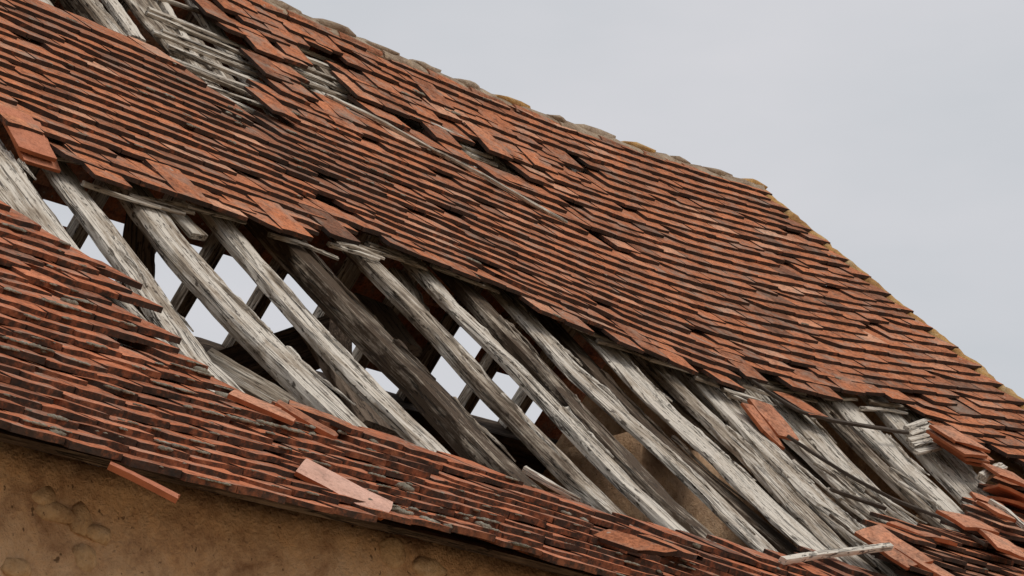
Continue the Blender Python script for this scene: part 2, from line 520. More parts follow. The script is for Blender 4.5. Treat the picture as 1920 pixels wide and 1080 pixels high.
# ---- walls
WALL_T = 4.93 * K
wall_o = roof(-4.0, WALL_T)
def roof_z_at2(s_, out_):
    tq = np.linspace(0.5, T_EAVE, 90)
    Pq = roof_n(np.full(90, s_), tq, -0.08)
    return float(np.interp(out_, (Pq - APEX) @ OUT, Pq[:, 2]))
def roof_z_at(s_, out_):
    tq = np.linspace(3.5 * K, T_EAVE + 0.1, 60)
    Pq = roof_n(np.full(60, s_), tq, -0.05)
    return float(np.interp(out_, (Pq - APEX) @ OUT, Pq[:, 2]))
wall_h = APEX[2] + float(np.interp(WALL_T, _tt, _hz)) #      # top of the front wall
front = float(np.interp(WALL_T, _tt, _hx)) + 0.04                          # from the ridge line out to the wall face
def at(s, out, z):
    return np.array([APEX[0], APEX[1], 0]) + s * DIR + out * OUT + z * ZUP
def wall_panel(name, o, du, dv, lu, lv, nu, nv, nrm, mat, amp, seed, tops=None):
    """a rough wall: a grid over du, dv with lumps along nrm, with a plain back 0.45 m behind it"""
    verts = []
    for j in range(nv + 1):
        for i in range(nu + 1):
            u, v = lu * i / nu, (lv if tops is None else tops[i]) * j / nv
            q = Vector((u * 2.3 + seed, v * 2.3, seed * 0.7))
            h = noise.noise(q) * 0.6 + noise.noise(q * 2.7) * 0.35 + noise.noise(q * 7.0) * 0.3 + abs(noise.noise(q * 4.1)) * 0.5
            verts.append(o + du * u + dv * v + nrm * h * amp)
    faces = [(j * (nu + 1) + i, j * (nu + 1) + i + 1, (j + 1) * (nu + 1) + i + 1, (j + 1) * (nu + 1) + i) for j in range(nv) for i in range(nu)]
    k = len(verts)
    ring = [i for i in range(nu + 1)] + [(j) * (nu + 1) + nu for j in range(1, nv + 1)] + [nv * (nu + 1) + i for i in range(nu - 1, -1, -1)] + [j * (nu + 1) for j in range(nv - 1, 0, -1)]
    back = [verts[a] - nrm * (((verts[a] - o) @ nrm) + 0.45) for a in ring]
    verts += back
    m = len(ring)
    for a in range(m):
        b = (a + 1) % m
        faces.append((ring[b], ring[a], k + a, k + b))
    faces.append(tuple(k + a for a in range(m - 1, -1, -1)))
    return link(name, mesh_of(name, verts, faces, [mat], smooth=True), barn)
front_wall = wall_panel('wall', at(S_NEAR, front, 0), DIR, ZUP, S_FAR - S_NEAR, wall_h, 150, 60, OUT, M_RENDER, 0.035, 3.0,
                        [roof_z_at(S_NEAR + (S_FAR - S_NEAR) * i / 150, front + 0.02) - 0.03 for i in range(151)])
back_wall = wall_panel('wall', at(S_FAR, -front, 0), -DIR, ZUP, S_FAR - S_NEAR, wall_h, 40, 16, -OUT, M_RENDER, 0.03, 9.0)
def gable(s0, s1, seed, rough_side):
    """a gable wall between s0 and s1; its inside face is rough"""
    nu, nv = 60, 46
    slope_drop = 0.24
    verts, faces = [], []
    top_z = APEX[2] - slope_drop
    def z_top(o):
        return top_z + float(np.interp(abs(o) / front * WALL_T, _tt, _hz)) * 1.0
    for j in range(nv + 1):
        for i in range(nu + 1):
            o = -front + 2 * front * i / nu
            tloc = np.interp(abs(o), _hx[_i0:], _tt[_i0:])
            zt = top_z + float(np.interp(tloc, _tt, _hz))
            z = zt * j / nv
            q = Vector((o * 2.4 + seed, z * 2.4, seed))
            h = noise.noise(q) * 0.5 + noise.noise(q * 2.6) * 0.35 + noise.noise(q * 6.5) * 0.2
            verts.append(at(rough_side + h * 0.04, o, z))
    faces = [(j * (nu + 1) + i, (j + 1) * (nu + 1) + i, (j + 1) * (nu + 1) + i + 1, j * (nu + 1) + i + 1) for j in range(nv) for i in range(nu)]
    k = len(verts)
    ring = list(range(nu + 1)) + [j * (nu + 1) + nu for j in range(1, nv + 1)] + [nv * (nu + 1) + i for i in range(nu - 1, -1, -1)] + [j * (nu + 1) for j in range(nv - 1, 0, -1)]
    other = s1 if abs(rough_side - s0) < abs(rough_side - s1) else s0
    for a in ring:
        v = np.array(verts[a])
        verts.append(v + DIR * (other - rough_side - (v - at(rough_side, 0, 0)) @ DIR + 0.0))
    m = len(ring)
    for a in range(m):
        b = (a + 1) % m
        faces.append((ring[a], ring[b], k + b, k + a))
    faces.append(tuple(k + a for a in range(m)))
    me = mesh_of('gable_wall', verts, faces, [M_RENDER], smooth=True)
    return link('gable_wall', me, barn)
gable_far = gable(-0.42, -0.02, 5.0, -0.42)
gable_near = gable(S_NEAR + 0.02, S_NEAR + 0.45, 8.0, S_NEAR + 0.45)

spine_o = float(np.interp(2.75 * K, _tt, _hx))
wall_panel('wall', at(-3.05 * K, spine_o, 0), DIR, ZUP, 3.05 * K - 0.45, 5.0, 70, 60, OUT, M_STONE, 0.05, 14.0,
           [roof_z_at2(-3.05 * K + (3.05 * K - 0.45) * i / 70, spine_o) - 0.07 for i in range(71)])
def on_plane(x, y, o, nrm):
    d = view_ray(x, y)
    k = ((o - EYE) @ nrm) / (d @ nrm)
    return EYE + d * k
# stones showing through the render below the eaves
wall_pt = at(-5, front, 1)
STONES = [(82, 930, 24, 18), (150, 975, 20, 30), (104, 960, 36, 20), (158, 1045, 22, 26), (30, 1065, 28, 18), (182, 1000, 24, 18), (735, 1035, 26, 30), (805, 1065, 34, 20)]
for k, (x, y, rx, ry) in enumerate(STONES):
    p = on_plane(x, y, wall_pt, OUT)
    px_m = np.linalg.norm(p - EYE) / F_PX
    st = lump('stone', p, (DIR, ZUP, OUT), (rx * px_m * 1.3, ry * px_m * 1.05, 0.014), M_STONE_PALE, front_wall, 30 + k, 2, 0.35)

# ---- where tiles still lie, and where they have gone (outlines as seen in the photograph, carried onto the roof)
LOWER_EDGE = [(-1400, -470), (-400, 30), (-60, 190), (0, 226), (60, 262), (128, 285), (150, 328), (215, 352), (270, 362), (390, 395), (480, 423), (545, 456), (612, 463), (640, 442),
              (700, 462), (790, 490), (888, 525), (905, 520), (925, 548), (1000, 580), (1060, 605), (1130, 638), (1250, 683), (1330, 703), (1372, 733),
              (1420, 710), (1448, 713), (1500, 735), (1570, 748), (1640, 752), (1735, 757), (1752, 775), (1790, 825), (1810, 868), (1862, 852), (1935, 885), (2300, 1050)]
UPPER_POLY = [(-1400, -1600)] + LOWER_EDGE + [(2300, -1600)]
HOLES = [
    [(-40, -60), (95, 4), (150, 30), (215, 57), (250, 75), (290, 90), (330, 108), (362, 132), (382, 152), (415, 185), (440, 202), (470, 218), (505, 208),
     (478, 165), (500, 152), (495, 135), (470, 115), (440, 72), (400, 44), (360, 20), (345, -60)],
    [(533, 74), (590, 78), (625, 112), (660, 138), (650, 158), (682, 208), (640, 187), (605, 185), (572, 172), (560, 120)],
    [(722, 214), (760, 225), (772, 246), (745, 240)],
    [(823, 238), (880, 260), (910, 311), (885, 309), (845, 279)],
    [(940, 298), (965, 308), (995, 342), (965, 335)],
    [(1056, 262), (1068, 268), (1090, 322), (1070, 312)],
]
MISSING = [(1121, 446), (1138, 460), (1160, 468), (66, 86), (232, 196), (487, 248), (520, 262), (608, 335), (700, 270), (824, 335), (1645, 622), (585, 375), (645, 400), (905, 512), (1140, 575), (1055, 410), (1080, 395), (330, 118), (290, 108)]
LOW_TOP = [(-1400, -320), (-400, 180), (-60, 345), (0, 378), (60, 402), (130, 445), (165, 470), (212, 492), (206, 502), (250, 526), (232, 542), (288, 578), (273, 588), (312, 612), (318, 642),
           (358, 672), (394, 702), (436, 738), (534, 758), (651, 776), (692, 798), (776, 822), (919, 864), (945, 880), (1090, 934), (1140, 960), (1300, 1000),
           (1420, 1022), (1500, 1048), (1560, 1042), (1650, 1062), (1690, 1050), (1640, 975), (1700, 975), (1780, 1000), (1830, 965), (1862, 935), (1885, 890), (1935, 885), (2300, 1050)]
LOW_POLY = [(-1400, 3000)] + LOW_TOP + [(2300, 3000)]

EAVE_PX = [(-120, 776), (0, 808), (100, 835), (230, 868), (320, 897), (450, 930), (560, 955), (640, 972), (720, 977), (827, 995), (900, 1012), (963, 1030), (1040, 1052), (1107, 1075)]
_ev = sorted(on_roof(x, y, 0.02) for x, y in EAVE_PX)
EV_S, EV_T = np.array([e[0] for e in _ev]), np.array([e[1] for e in _ev])
def eave_t(s_):
    return float(np.interp(s_, EV_S, EV_T))
ROUGH_BAND = [(330, -40), (470, 0), (560, 40), (760, 150), (1000, 262), (1110, 330), (1030, 352), (900, 325), (740, 262), (620, 235), (540, 225), (470, 120), (380, 60)]
MOSSY_BAND = [(250, 90), (360, 140), (560, 235), (720, 330), (700, 400), (560, 340), (420, 250), (300, 170)]
tiles = []     # (matrix columns, shape index, low?, tone, exposed px area)
def wob(k, s, amp):
    return amp * (math.sin(s * 1.9 + k * 0.7) * 0.5 + math.sin(s * 4.3 + k * 1.9 + 1.3) * 0.35 + math.sin(s * 9.1 + k * 3.1) * 0.2)
def add_course_tiles(low):
    g = 0.090 if low else 0.0935
    poly = LOW_POLY if low else UPPER_POLY
    r = random.Random(5 if low else 4)
    n = int((T_EAVE + 0.02) / g) if low else 62
    step = TW + 0.0018
    spots = []
    for k in range(0, n + 1):
        t_tail = (T_EAVE - k * g) if low else 0.13 + k * g
        if t_tail < 0.05 or t_tail > T_EAVE + 0.02 and not low:
            continue
        s = 0.03 - (step / 2 if k % 2 else 0.0) - (r.uniform(-0.02, 0.02) if low else r.uniform(-0.012, 0.012))
        while s > S_NEAR + 0.4:
            s -= step * r.uniform(0.985, 1.02)
            sq = s + step / 2
            spots.append((k, sq, t_tail + ((eave_t(sq) - T_EAVE) * max(0.0, 1 - k / 14.0) if low else 0.0)))
    sa = np.array([q[1] for q in spots])
    ta = np.array([q[2] for q in spots])
    px = to_px(roof_n(sa, ta - g * 0.45, 0.02))
    px_tail = to_px(roof_n(sa, ta - (0.15 if low else 0.0), 0.02))
    px_mid = to_px(roof_n(sa, ta - 0.12, 0.0))
    px_head = to_px(roof_n(sa, ta - 0.21, 0.0))
    keep = {}
    for q, p, p2, p3, p4 in zip(spots, px, px_tail, px_mid, px_head):
        ok = inside(poly, *p) and p[0] > -900 and p[1] < 1600
        if ok and low:
            ok = inside(poly, *p2)
        if ok and not low:
            ok = inside(UPPER_POLY, *p2) and not any(inside(h, *e_) for h in HOLES for e_ in (p, p3, p4))
            if ok and any(abs(p[0] - mx) < 17 and abs(p[1] - my) < 8.5 for mx, my in MISSING):
                ok = False
        heap = low and p[0] > 1600
        wild = (not low) and inside(ROUGH_BAND, *p)
        if ok and r.random() < (0.11 if wild else 0.018 if not low else (0.10 if heap else 0.02)):
            ok = False
        if ok:
            keep[(q[0], round(q[1], 4))] = (q, p)
    by_course = {}
    for (k, s), v in keep.items():
        by_course.setdefault(k, []).append(s)
    if not low:
        for key in list(keep):
            k, s0 = key
            if not any(abs(s0 - q) < step * 0.8 for q in by_course.get(k + 1, ())) and r.random() < 0.13:
                del keep[key]
    for (k, s0), ((_, s, t), p) in keep.items():
        heap = low and p[0] > 1600
        edge_right = (not low) and p[0] > 1740 and p[1] > 765
        t += wob(k, s, 0.010 if not low else 0.014)
        wild = (not low) and inside(ROUGH_BAND, *p)
        moss_b = (not low) and inside(MOSSY_BAND, *p)
        jit = 3.4 if wild else 2.2 if moss_b else 2.6 if (heap or edge_right) else (1.5 if low else 1.0)
        slip = r.gauss(0, 0.0028) * jit
        u = r.random()
        if wild and u < 0.35:
            slip += r.uniform(0.01, 0.09)
        elif u < 0.08:
            slip += r.uniform(0.012, 0.04)
        rot = r.gauss(0, math.radians(0.55)) * jit
        if u > (0.82 if wild else 0.96):
            rot += r.choice((-1, 1)) * math.radians(r.uniform(3, 8))
        nk = k - 1 if low else k + 1
        covered = any(abs(s0 - q) < step * 0.8 for q in by_course.get(nk, ()))
        if not covered and not low:
            slip += r.uniform(-0.005, 0.06)
            rot += r.gauss(0, math.radians(3.0))
        P, U, V, W = frame(s, t + slip)
        th = 0.0168 if low else TH
        tau = th / g * 0.98 + r.gauss(0, math.radians(0.45)) * jit + (math.radians(5) if heap else 0)
        if wild and r.random() < 0.4:
            tau *= r.uniform(0.2, 0.9)
        if not covered and not low:
            tau = r.uniform(0.0, 0.13)
        U2 = U * math.cos(rot) + V * math.sin(rot)
        V2 = -U * math.sin(rot) + V * math.cos(rot)
        V3 = V2 * math.cos(tau) + W * math.sin(tau)
        W3 = W * math.cos(tau) - V2 * math.sin(tau)
        if t < TL + 0.03:
            V3 = V3 * max(0.35, (t - 0.01) / TL)
        lift = th * 1.4 + r.uniform(-0.0008, 0.0012) * jit
        if heap:
            lift += r.uniform(0, 0.03)
        P = P + W * lift
        depth = float((P - EYE) @ FWD)
        area = (F_PX / depth) ** 2 * TW * ((g if covered else 0.2) * 0.34 + th)
        vis = -10 < p[0] < 1930 and -10 < p[1] < 1090
        tone = min(0.92, max(0, r.gauss(0.54, 0.19)))
        if moss_b:
            tone = min(tone, 0.5) * 0.6
        if r.random() < 0.015:
            tone = r.uniform(0.95, 1.0)
        tiles.append((P, U2, V3, W3, low and not heap, tone, area if vis else 0.0, r.randrange(30 if low else 28) if r.random() < 0.5 else r.randrange(26)))
add_course_tiles(False)
add_course_tiles(True)
order = sorted(range(len(tiles)), key=lambda i: -tiles[i][6])
single = set(order[:298])
mass = {False: ([], [], [], []), True: ([], [], [], [])}
off = {False: 0, True: 0}
for i, (P, U, V, W, low, tone, area, k) in enumerate(tiles):
    shapes = LOW_SHAPES if low else UP_SHAPES
    k = k % len(shapes)
    if i in single:
        tones = LOW_TONE if low else UP_TONE
        kk = min(range(26), key=lambda q: abs(tones[q] - tone)) if k < 26 else k
        link('tile', (LOW_MESH if low else UP_MESH)[kk], barn, mat_from(P, U, V, W))
    else:
        sv, sf, sm = shapes[k]
        vv, ff, mm, tn = mass[low]
        vv.append(P + sv @ np.stack([U, V, W]))
        o = off[low]
        ff.extend([tuple(a + o for a in f) for f in sf])
        mm.extend(sm)
        tn.append(np.full(len(sv), tone))
        off[low] += len(sv)
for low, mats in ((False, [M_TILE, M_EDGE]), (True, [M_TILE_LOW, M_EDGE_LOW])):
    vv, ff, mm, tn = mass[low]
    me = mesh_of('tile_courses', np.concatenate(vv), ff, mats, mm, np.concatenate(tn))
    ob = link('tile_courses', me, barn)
    ob['kind'] = 'stuff'

# ---- rafters: right-hand edge of the outer face as seen, width, depth, tone (0 dark, 1 bleached)
RAFTERS = [
    ([(-130, 130), (-10, 330)], 60, .04, .55, 0), ([(0, 258), (119, 421)], 80, .05, .62, 0), ([(148, 330), (287, 520), (407, 683)], 58, .035, .64, 0),
    ([(287, 363), (390, 490), (690, 795)], 75, .055, .66, 0), ([(437, 413), (633, 637), (823, 832)], 55, .035, .64, 0), ([(572, 458), (827, 720), (997, 897)], 88, .085, .20, 0),
    ([(700, 477), (873, 653), (1073, 863), (1187, 973)], 60, .045, .46, 0), ([(790, 490), (853, 560), (1007, 713), (1280, 987)], 45, .035, .70, 0),
    ([(873, 520), (1063, 720), (1280, 950)], 54, .045, .28, 0), ([(967, 557), (1117, 713), (1362, 937), (1467, 1040)], 50, .025, .66, 0),
    ([(1050, 605), (1285, 850), (1500, 1030)], 42, .03, .22, -.06), ([(1150, 640), (1281, 777), (1371, 856), (1520, 1000)], 52, .022, .78, 0),
    ([(1236, 670), (1424, 856), (1600, 1030)], 46, .03, .56, -.03), ([(1345, 718), (1476, 852), (1660, 1030)], 50, .028, .66, 0),
    ([(1420, 725), (1560, 862), (1690, 985)], 46, .03, .58, -.02), ([(1485, 735), (1553, 815), (1690, 955)], 42, .025, .68, 0), ([(1545, 750), (1745, 950)], 26, .035, .40, -.02),
    ([(1200, 660), (1395, 850), (1560, 1020)], 36, .02, .55, -.09), ([(1295, 700), (1450, 855), (1630, 1030)], 36, .02, .62, -.08), ([(1385, 725), (1520, 860), (1680, 1005)], 36, .02, .5, -.08),
    ([(1605, 757), (1676, 830), (1803, 957)], 44, .035, .72, 0), ([(1672, 757), (1750, 844), (1847, 943)], 40, .035, .70, 0), ([(1722, 762), (1800, 850), (1900, 960)], 36, .03, .62, 0)]
R_OFF = -0.05
SN = []
for k, (edge, wide, h, tone, deep) in enumerate(RAFTERS):
    st = [on_roof(x, y, R_OFF + deep) for x, y in edge]
    m_px = F_PX / float((roof(*st[len(st) // 2], R_OFF) - EYE) @ FWD)
    w = max(0.07, (wide - 1.33 * h * m_px) / (0.468 * m_px)) * (1.18 if k > 9 else 1.06)
    st = [(s - w / 2, t) for s, t in st]
    s0, t0 = st[0]
    s1, t1 = st[-1]
    sl = (s1 - s0) / max(0.3, t1 - t0)
    ext = [(s0 - sl * (t0 - 0.12) * 0.35, 0.12)] + st + [(s1 + sl * 0.3 * (4.9 * K - t1), max(t1 + 0.1, 4.9 * K))]
    pl = polyline(ext, 44)
    P = roof_n(pl[:, 0], pl[:, 1], R_OFF + deep)
    ups = [frame(a, b)[3] for a, b in pl]
    rough_beam('rafter', P, ups, w, h, [M_WOOD], tone, barn, 1.0, 100 + k)
    SN.append(np.mean([q[0] for q in st]))

r_s = random.Random(88)
for k, (edge, wide, h, tone, deep) in enumerate(RAFTERS):
    for q in range(2 if k in (0, 1, 10, 16) else 3):
        f0 = r_s.uniform(0.0, 0.7)
        e = polyline([on_roof(x, y, R_OFF + deep) for x, y in edge], 50)
        a, b = int(f0 * 49), min(49, int((f0 + r_s.uniform(0.15, 0.4)) * 49))
        if b - a < 5:
            continue
        seg = e[a:b + 1]
        sh = -r_s.choice((0.0, 0.01, 0.03, 0.05, 0.08))
        P = roof_n(seg[:, 0] + sh + np.linspace(0, r_s.uniform(-.015, .02), len(seg)), seg[:, 1], R_OFF + deep + r_s.uniform(0.002, 0.012))
        rough_beam('splinter', P, [frame(a_, b_)[3] for a_, b_ in seg], r_s.uniform(0.012, 0.03), 0.016, [M_WOOD], min(0.9, tone + r_s.uniform(-0.1, 0.25)), barn, 2.0, 900 + k * 5 + q, (1.0, 0.25), 6.0)
for q in range(26):
    x, y = r_s.uniform(1480, 1690), r_s.uniform(820, 985)
    if y < 820 + (x - 1480) * 0.35:
        continue
    sa_, ta_ = on_roof(x, y, R_OFF)
    ln, an = r_s.uniform(0.12, 0.4), r_s.uniform(-0.25, 0.25)
    seg = np.stack([sa_ + np.linspace(0, ln, 8) * an, ta_ + np.linspace(0, ln, 8)], -1)
    P = roof_n(seg[:, 0], seg[:, 1], R_OFF + r_s.uniform(0.0, 0.03))
    rough_beam('splinter', P, [frame(a_, b_)[3] for a_, b_ in seg], r_s.uniform(0.01, 0.03), 0.012, [M_WOOD], r_s.uniform(0.3, 0.85), barn, 2.0, 1200 + q, (1.0, 0.3), 7.0)
for k in range(5):
    tl = np.linspace(0.12, 4.9 * K, 24)
    sx_ = -7.75 - k * 0.42
    rough_beam('rafter', roof_n(np.full(24, sx_), tl, R_OFF), [frame(sx_, t_)[3] for t_ in tl], 0.12, 0.06, [M_WOOD], 0.55, barn, 1.0, 1300 + k)
for q in range(34):
    i_ = r_s.randrange(3, len(LOWER_EDGE) - 8)
    f_ = r_s.random()
    x = LOWER_EDGE[i_][0] * f_ + LOWER_EDGE[i_ + 1][0] * (1 - f_)
    y = LOWER_EDGE[i_][1] * f_ + LOWER_EDGE[i_ + 1][1] * (1 - f_) + r_s.uniform(-8, 14)
    sa_, ta_ = on_roof(x, y, -0.02)
    ln = r_s.uniform(0.12, 0.42)
    sg = np.linspace(0, ln, 6)
    tg = ta_ + np.linspace(0, r_s.uniform(-.03, .05), 6)
    P = roof_n(sa_ + sg, tg, -0.024)
    rough_beam('batten', P, [frame(a_, b_)[3] for a_, b_ in zip(sa_ + sg, tg)], r_s.uniform(0.016, 0.028), 0.016, [M_WOOD], r_s.uniform(0.4, 0.85), barn, 1.6, 1400 + q, (1.0, 0.6), 7.0)
# sprockets: short timbers that kick the eaves out
for k in range(20):
    s = -9.8 + k * 0.5 + rng.uniform(-0.06, 0.06)
    if s > -0.6:
        continue
    tl = np.linspace(4.3 * K, T_EAVE - 0.30 + rng.uniform(-0.05, 0.02), 10)
    P = roof_n(np.full(10, s), tl, -0.055)
    rough_beam('rafter_foot', P, [frame(s, t)[3] for t in tl], 0.08, 0.06, [M_WOOD_BROWN], 0.5, barn, 0.8, 300 + k)
# board under the lowest courses
sl = np.linspace(S_NEAR + 0.3, -0.3, 60)
for q, (tq, wq) in enumerate(((T_EAVE - 0.17, 0.09),)):
    P = roof_n(sl, np.full(60, tq), -0.03)
    rough_beam('eaves_board', P, [frame(s, tq)[3] for s in sl], wq, 0.022, [M_WOOD_BROWN], 0.55, barn, 0.3, 330 + q)

# ---- battens bared in the upper holes and at the end of the big gap
def batten_rows(poly, t_rows, seed, reach=0.06, gap=0.12):
    r = random.Random(seed)
    for t in t_rows:
        ss = np.arange(S_NEAR, 0, 0.02)
        pp = to_px(roof_n(ss, np.full(len(ss), t), -0.02))
        hit = [s for s, p in zip(ss, pp) if inside(poly, *p) and p[0] > -60 and p[1] > -60]
        if len(hit) < 6 or r.random() < gap:
            continue
        a, b = min(hit) - reach - r.uniform(0, 0.1), max(hit) + reach + r.uniform(0, 0.1)
        if b - a < 0.2:
            continue
        n = max(4, int((b - a) / 0.08))
        sx = np.linspace(a, b, n)
        tx = np.full(n, t) + np.linspace(r.uniform(-.035, .035), r.uniform(-.035, .035), n)
        P = roof_n(sx, tx, -0.024 + r.uniform(-.004, .004))
        rough_beam('batten', P, [frame(s, t)[3] for s in sx], 0.026 * r.uniform(0.8, 1.2), 0.015, [M_WOOD], r.uniform(0.5, 0.75), barn, 0.9, seed * 50 + int(t * 100))
BAT_A = [(262, -60), (345, -60), (360, 20), (440, 72), (495, 135), (500, 152), (478, 165), (505, 208), (470, 218), (440, 202), (415, 185), (382, 152), (345, 95), (320, 40)]
batten_rows(BAT_A, np.arange(0.24, 2.3, 0.098), 3, 0.05, 0.42)
batten_rows(HOLES[1], np.arange(0.2, 1.6, 0.098), 4, 0.05, 0.05)
batten_rows(HOLES[3], np.arange(0.2, 2.0, 0.098), 5, 0.05, 0.4)
STUBS = [((1700, 800), (1758, 780)), ((1705, 812), (1765, 790)), ((1706, 822), (1768, 806)), ((1712, 832), (1764, 820)), ((1720, 846), (1765, 835))]
for k, (a, b) in enumerate(STUBS):
    q = [on_roof(*a, 0.0), on_roof(*b, 0.0)]
    pl = polyline(q, 6)
    rough_beam('batten', roof_n(pl[:, 0], pl[:, 1], 0.0), [frame(s, t)[3] for s, t in pl], 0.032, 0.018, [M_WOOD], 0.72, barn, 1.0, 700 + k)

# ---- ridge: half round ridge tiles with mortar humps at the joints
def ridge_frame(s):
    P = roof(s, 0.0) - ZUP * 0.012
    P2 = roof(s + 0.05, 0.0) - ZUP * 0.012
    d = (P2 - P) / np.linalg.norm(P2 - P)
    sd = np.cross(d, ZUP)
    sd /= np.linalg.norm(sd)
    return P, d, sd, np.cross(sd, d)
rr = random.Random(21)
s = -0.02
k = 0
while s > S_NEAR + 0.3:
    Lr = rr.uniform(0.31, 0.36)
    P, d, sd, up = ridge_frame(s - Lr)
    verts, faces = [], []
    n_u, n_v = 5, 10
    for i in range(n_u + 1):
        f = i / n_u
        for j in range(n_v + 1):
            th = math.pi * j / n_v
            R = 0.088 - 0.012 * f + 0.004 * noise.noise(Vector((k * 3.3 + f * 2, j * 0.9, 0)))
            verts.append(P + d * (Lr * f) + sd * R * 1.05 * math.cos(th) + up * (R * 0.58 * math.sin(th) - 0.042))
    m = n_v + 1
    nn = len(verts)
    for v in list(verts):
        verts.append(v - up * 0.014)
    for i in range(n_u):
        for j in range(n_v):
            a = i * m + j
            faces.append((a, a + 1, a + m + 1, a + m))
            faces.append((nn + a, nn + a + m, nn + a + m + 1, nn + a + 1))
    for i in range(n_u):
        for j in (0, n_v):
            a = i * m + j
            faces.append((a, a + m, nn + a + m, nn + a))
    for j in range(n_v):
        for i in (0, n_u):
            a = i * m + j
            faces.append((a, nn + a, nn + a + 1, a + 1))
    me = mesh_of('ridge_tile', np.array(verts) - P, faces, [M_TILE if k % 4 else M_MORTAR], None, rr.uniform(0.25, 0.6))
    ob = link('ridge_tile', me, barn)
    ob.location = P
    Pj, dj, sj, uj = ridge_frame(s)
    lump('mortar', Pj + uj * 0.012, (dj, sj, uj), (rr.uniform(0.10, 0.17), 0.07, rr.uniform(0.026, 0.042)), M_OCHRE if (k % 3 == 0 and s > -2.2) else M_MORTAR, barn, 60 + k, 2, 0.35)
    s -= Lr - 0.02
    k += 1
# mortar bed that closes the ridge tiles against the top course, front side
sx = np.linspace(S_NEAR + 0.3, 0.02, 140)
verts, faces = [], []
for i, s in enumerate(sx):
    for j, (tq, oq) in enumerate(((0.02, 0.035), (0.05, 0.038), (0.085, 0.032), (0.11, 0.026), (0.105, 0.0), (0.02, 0.0))):
        z = noise.noise(Vector((s * 6, j * 1.3, 2))) * 0.014 + noise.noise(Vector((s * 17, j * 2.3, 5))) * 0.008
        verts.append(roof(s, tq + (z * 1.2 if j in (2, 3) else 0), oq + (z if j < 4 else 0)))
for i in range(len(sx) - 1):
    for j in range(6):
        a, b = i * 6 + j, i * 6 + (j + 1) % 6
        faces.append((a, b, b + 6, a + 6))
link('mortar_bed', mesh_of('mortar_bed', verts, faces, [M_MORTAR], smooth=True), barn)
# mortar fillet along the verge, grown over with ochre lichen
tx = np.linspace(-0.02, T_EAVE - 0.05, 150)
verts, faces = [], []
for i, t in enumerate(tx):
    for j, (sq, oq) in enumerate(((-0.014, 0.016), (0.010, 0.034), (0.040, 0.028), (0.052, 0.0), (0.045, -0.10), (-0.02, -0.10))):
        z = noise.noise(Vector((t * 5, j * 1.3, 12))) * 0.012 + noise.noise(Vector((t * 19, j * 2.3, 15))) * 0.012
        verts.append(roof(sq + (z if j != 5 else 0), t, oq + (z * 0.7 if j < 4 else 0)))
for i in range(len(tx) - 1):
    for j in range(6):
        a, b = i * 6 + j, i * 6 + (j + 1) % 6
        faces.append((a, a + 6, b + 6, b))
link('verge_mortar', mesh_of('verge_mortar', verts, faces, [M_OCHRE], smooth=True), barn)

# ---- the far slope: rafters and what is left of its tiles, seen from below through the gap
def far(s, t, off_=0.0):
    p = math.radians(44)
    return APEX + s * DIR - (t * math.cos(p) + off_ * -math.sin(p)) * OUT * 1.0 + (-t * math.sin(p) + off_ * math.cos(p)) * ZUP - 0.05 * ZUP
FAR_N = -math.sin(math.radians(44)) * OUT + math.cos(math.radians(44)) * ZUP
FAR_OPEN = [[(100, 380), (300, 425), (420, 468), (520, 498), (600, 528), (690, 610), (730, 640), (780, 830), (250, 830), (100, 520)],
            [(780, 625), (880, 640), (1000, 735), (1000, 870), (800, 870)]]
k = 0
s = -9.9
while s < -0.5:
    tl = np.linspace(0.1, 5.2 * K, 14)
    P = [far(s + 0.02 * math.sin(k * 2.1) + 0.004 * t * math.sin(k), t, -0.03) for t in tl]
    rough_beam('far_rafter', P, [FAR_N] * 14, 0.075, 0.085, [M_WOOD], 0.5 + 0.15 * math.sin(k * 1.7), barn, 0.6, 400 + k)
    s += 0.40
    k += 1
r_f = random.Random(31)
fv, ff, ft, o = [], [], [], 0
for kk in range(30):
    t = 0.2 + kk * 0.19
    s = -9.9
    while s < -0.05:
        s += 0.33
        mid = far(s, t)
        p = to_px(mid)
        if any(inside(q, *p) for q in FAR_OPEN) or r_f.random() < 0.01:
            continue
        for (a, b, w) in ((-.17, -.13, 0), (.17, -.13, 0), (.17, .13, .012), (-.17, .13, .012), (-.17, -.13, .03), (.17, -.13, .03), (.17, .13, .045), (-.17, .13, .045)):
            fv.append(far(s + a, t + b, w))
        ff += [(o, o + 3, o + 2, o + 1), (o + 4, o + 5, o + 6, o + 7), (o, o + 1, o + 5, o + 4), (o + 1, o + 2, o + 6, o + 5), (o + 2, o + 3, o + 7, o + 6), (o + 3, o, o + 4, o + 7)]
        ft += [r_f.random()] * 8
        o += 8
ob = link('far_tiles', mesh_of('far_tiles', fv, ff, [M_TILE], None, ft), barn)
ob['kind'] = 'stuff'

# ---- inner timbers
def straight(name, a, b, up, w, h, mat, tone, seed, gn=1.0, taper=None):
    pts = [np.asarray(a) + (np.asarray(b) - np.asarray(a)) * q for q in np.linspace(0, 1, 16)]
    return rough_beam(name, pts, [up] * 16, w, h, [mat], tone, barn, gn, seed, taper)
sA, tA = on_roof(640, 590, -0.25)
A0 = roof(sA, tA, -0.25)
B0 = A0 - OUT * 2.35
straight('collar_beam', A0, B0, ZUP, 0.13, 0.16, M_WOOD_BROWN, 0.45, 501, 1.6)
PS = A0 - OUT * 0.55 - ZUP * 0.15
straight('brace', PS - OUT * 1.0 - ZUP * 0.02, PS + OUT * 0.8 - ZUP * 1.3, OUT, 0.30, 0.06, M_WOOD, 0.32, 502)
straight('post', PS - OUT * 0.2 + ZUP * 0.05, PS - OUT * 0.2 - ZUP * 2.6, -DIR, 0.2, 0.14, M_WOOD_BROWN, 0.4, 503)
sB, tB = on_roof(262, 470, -0.6)
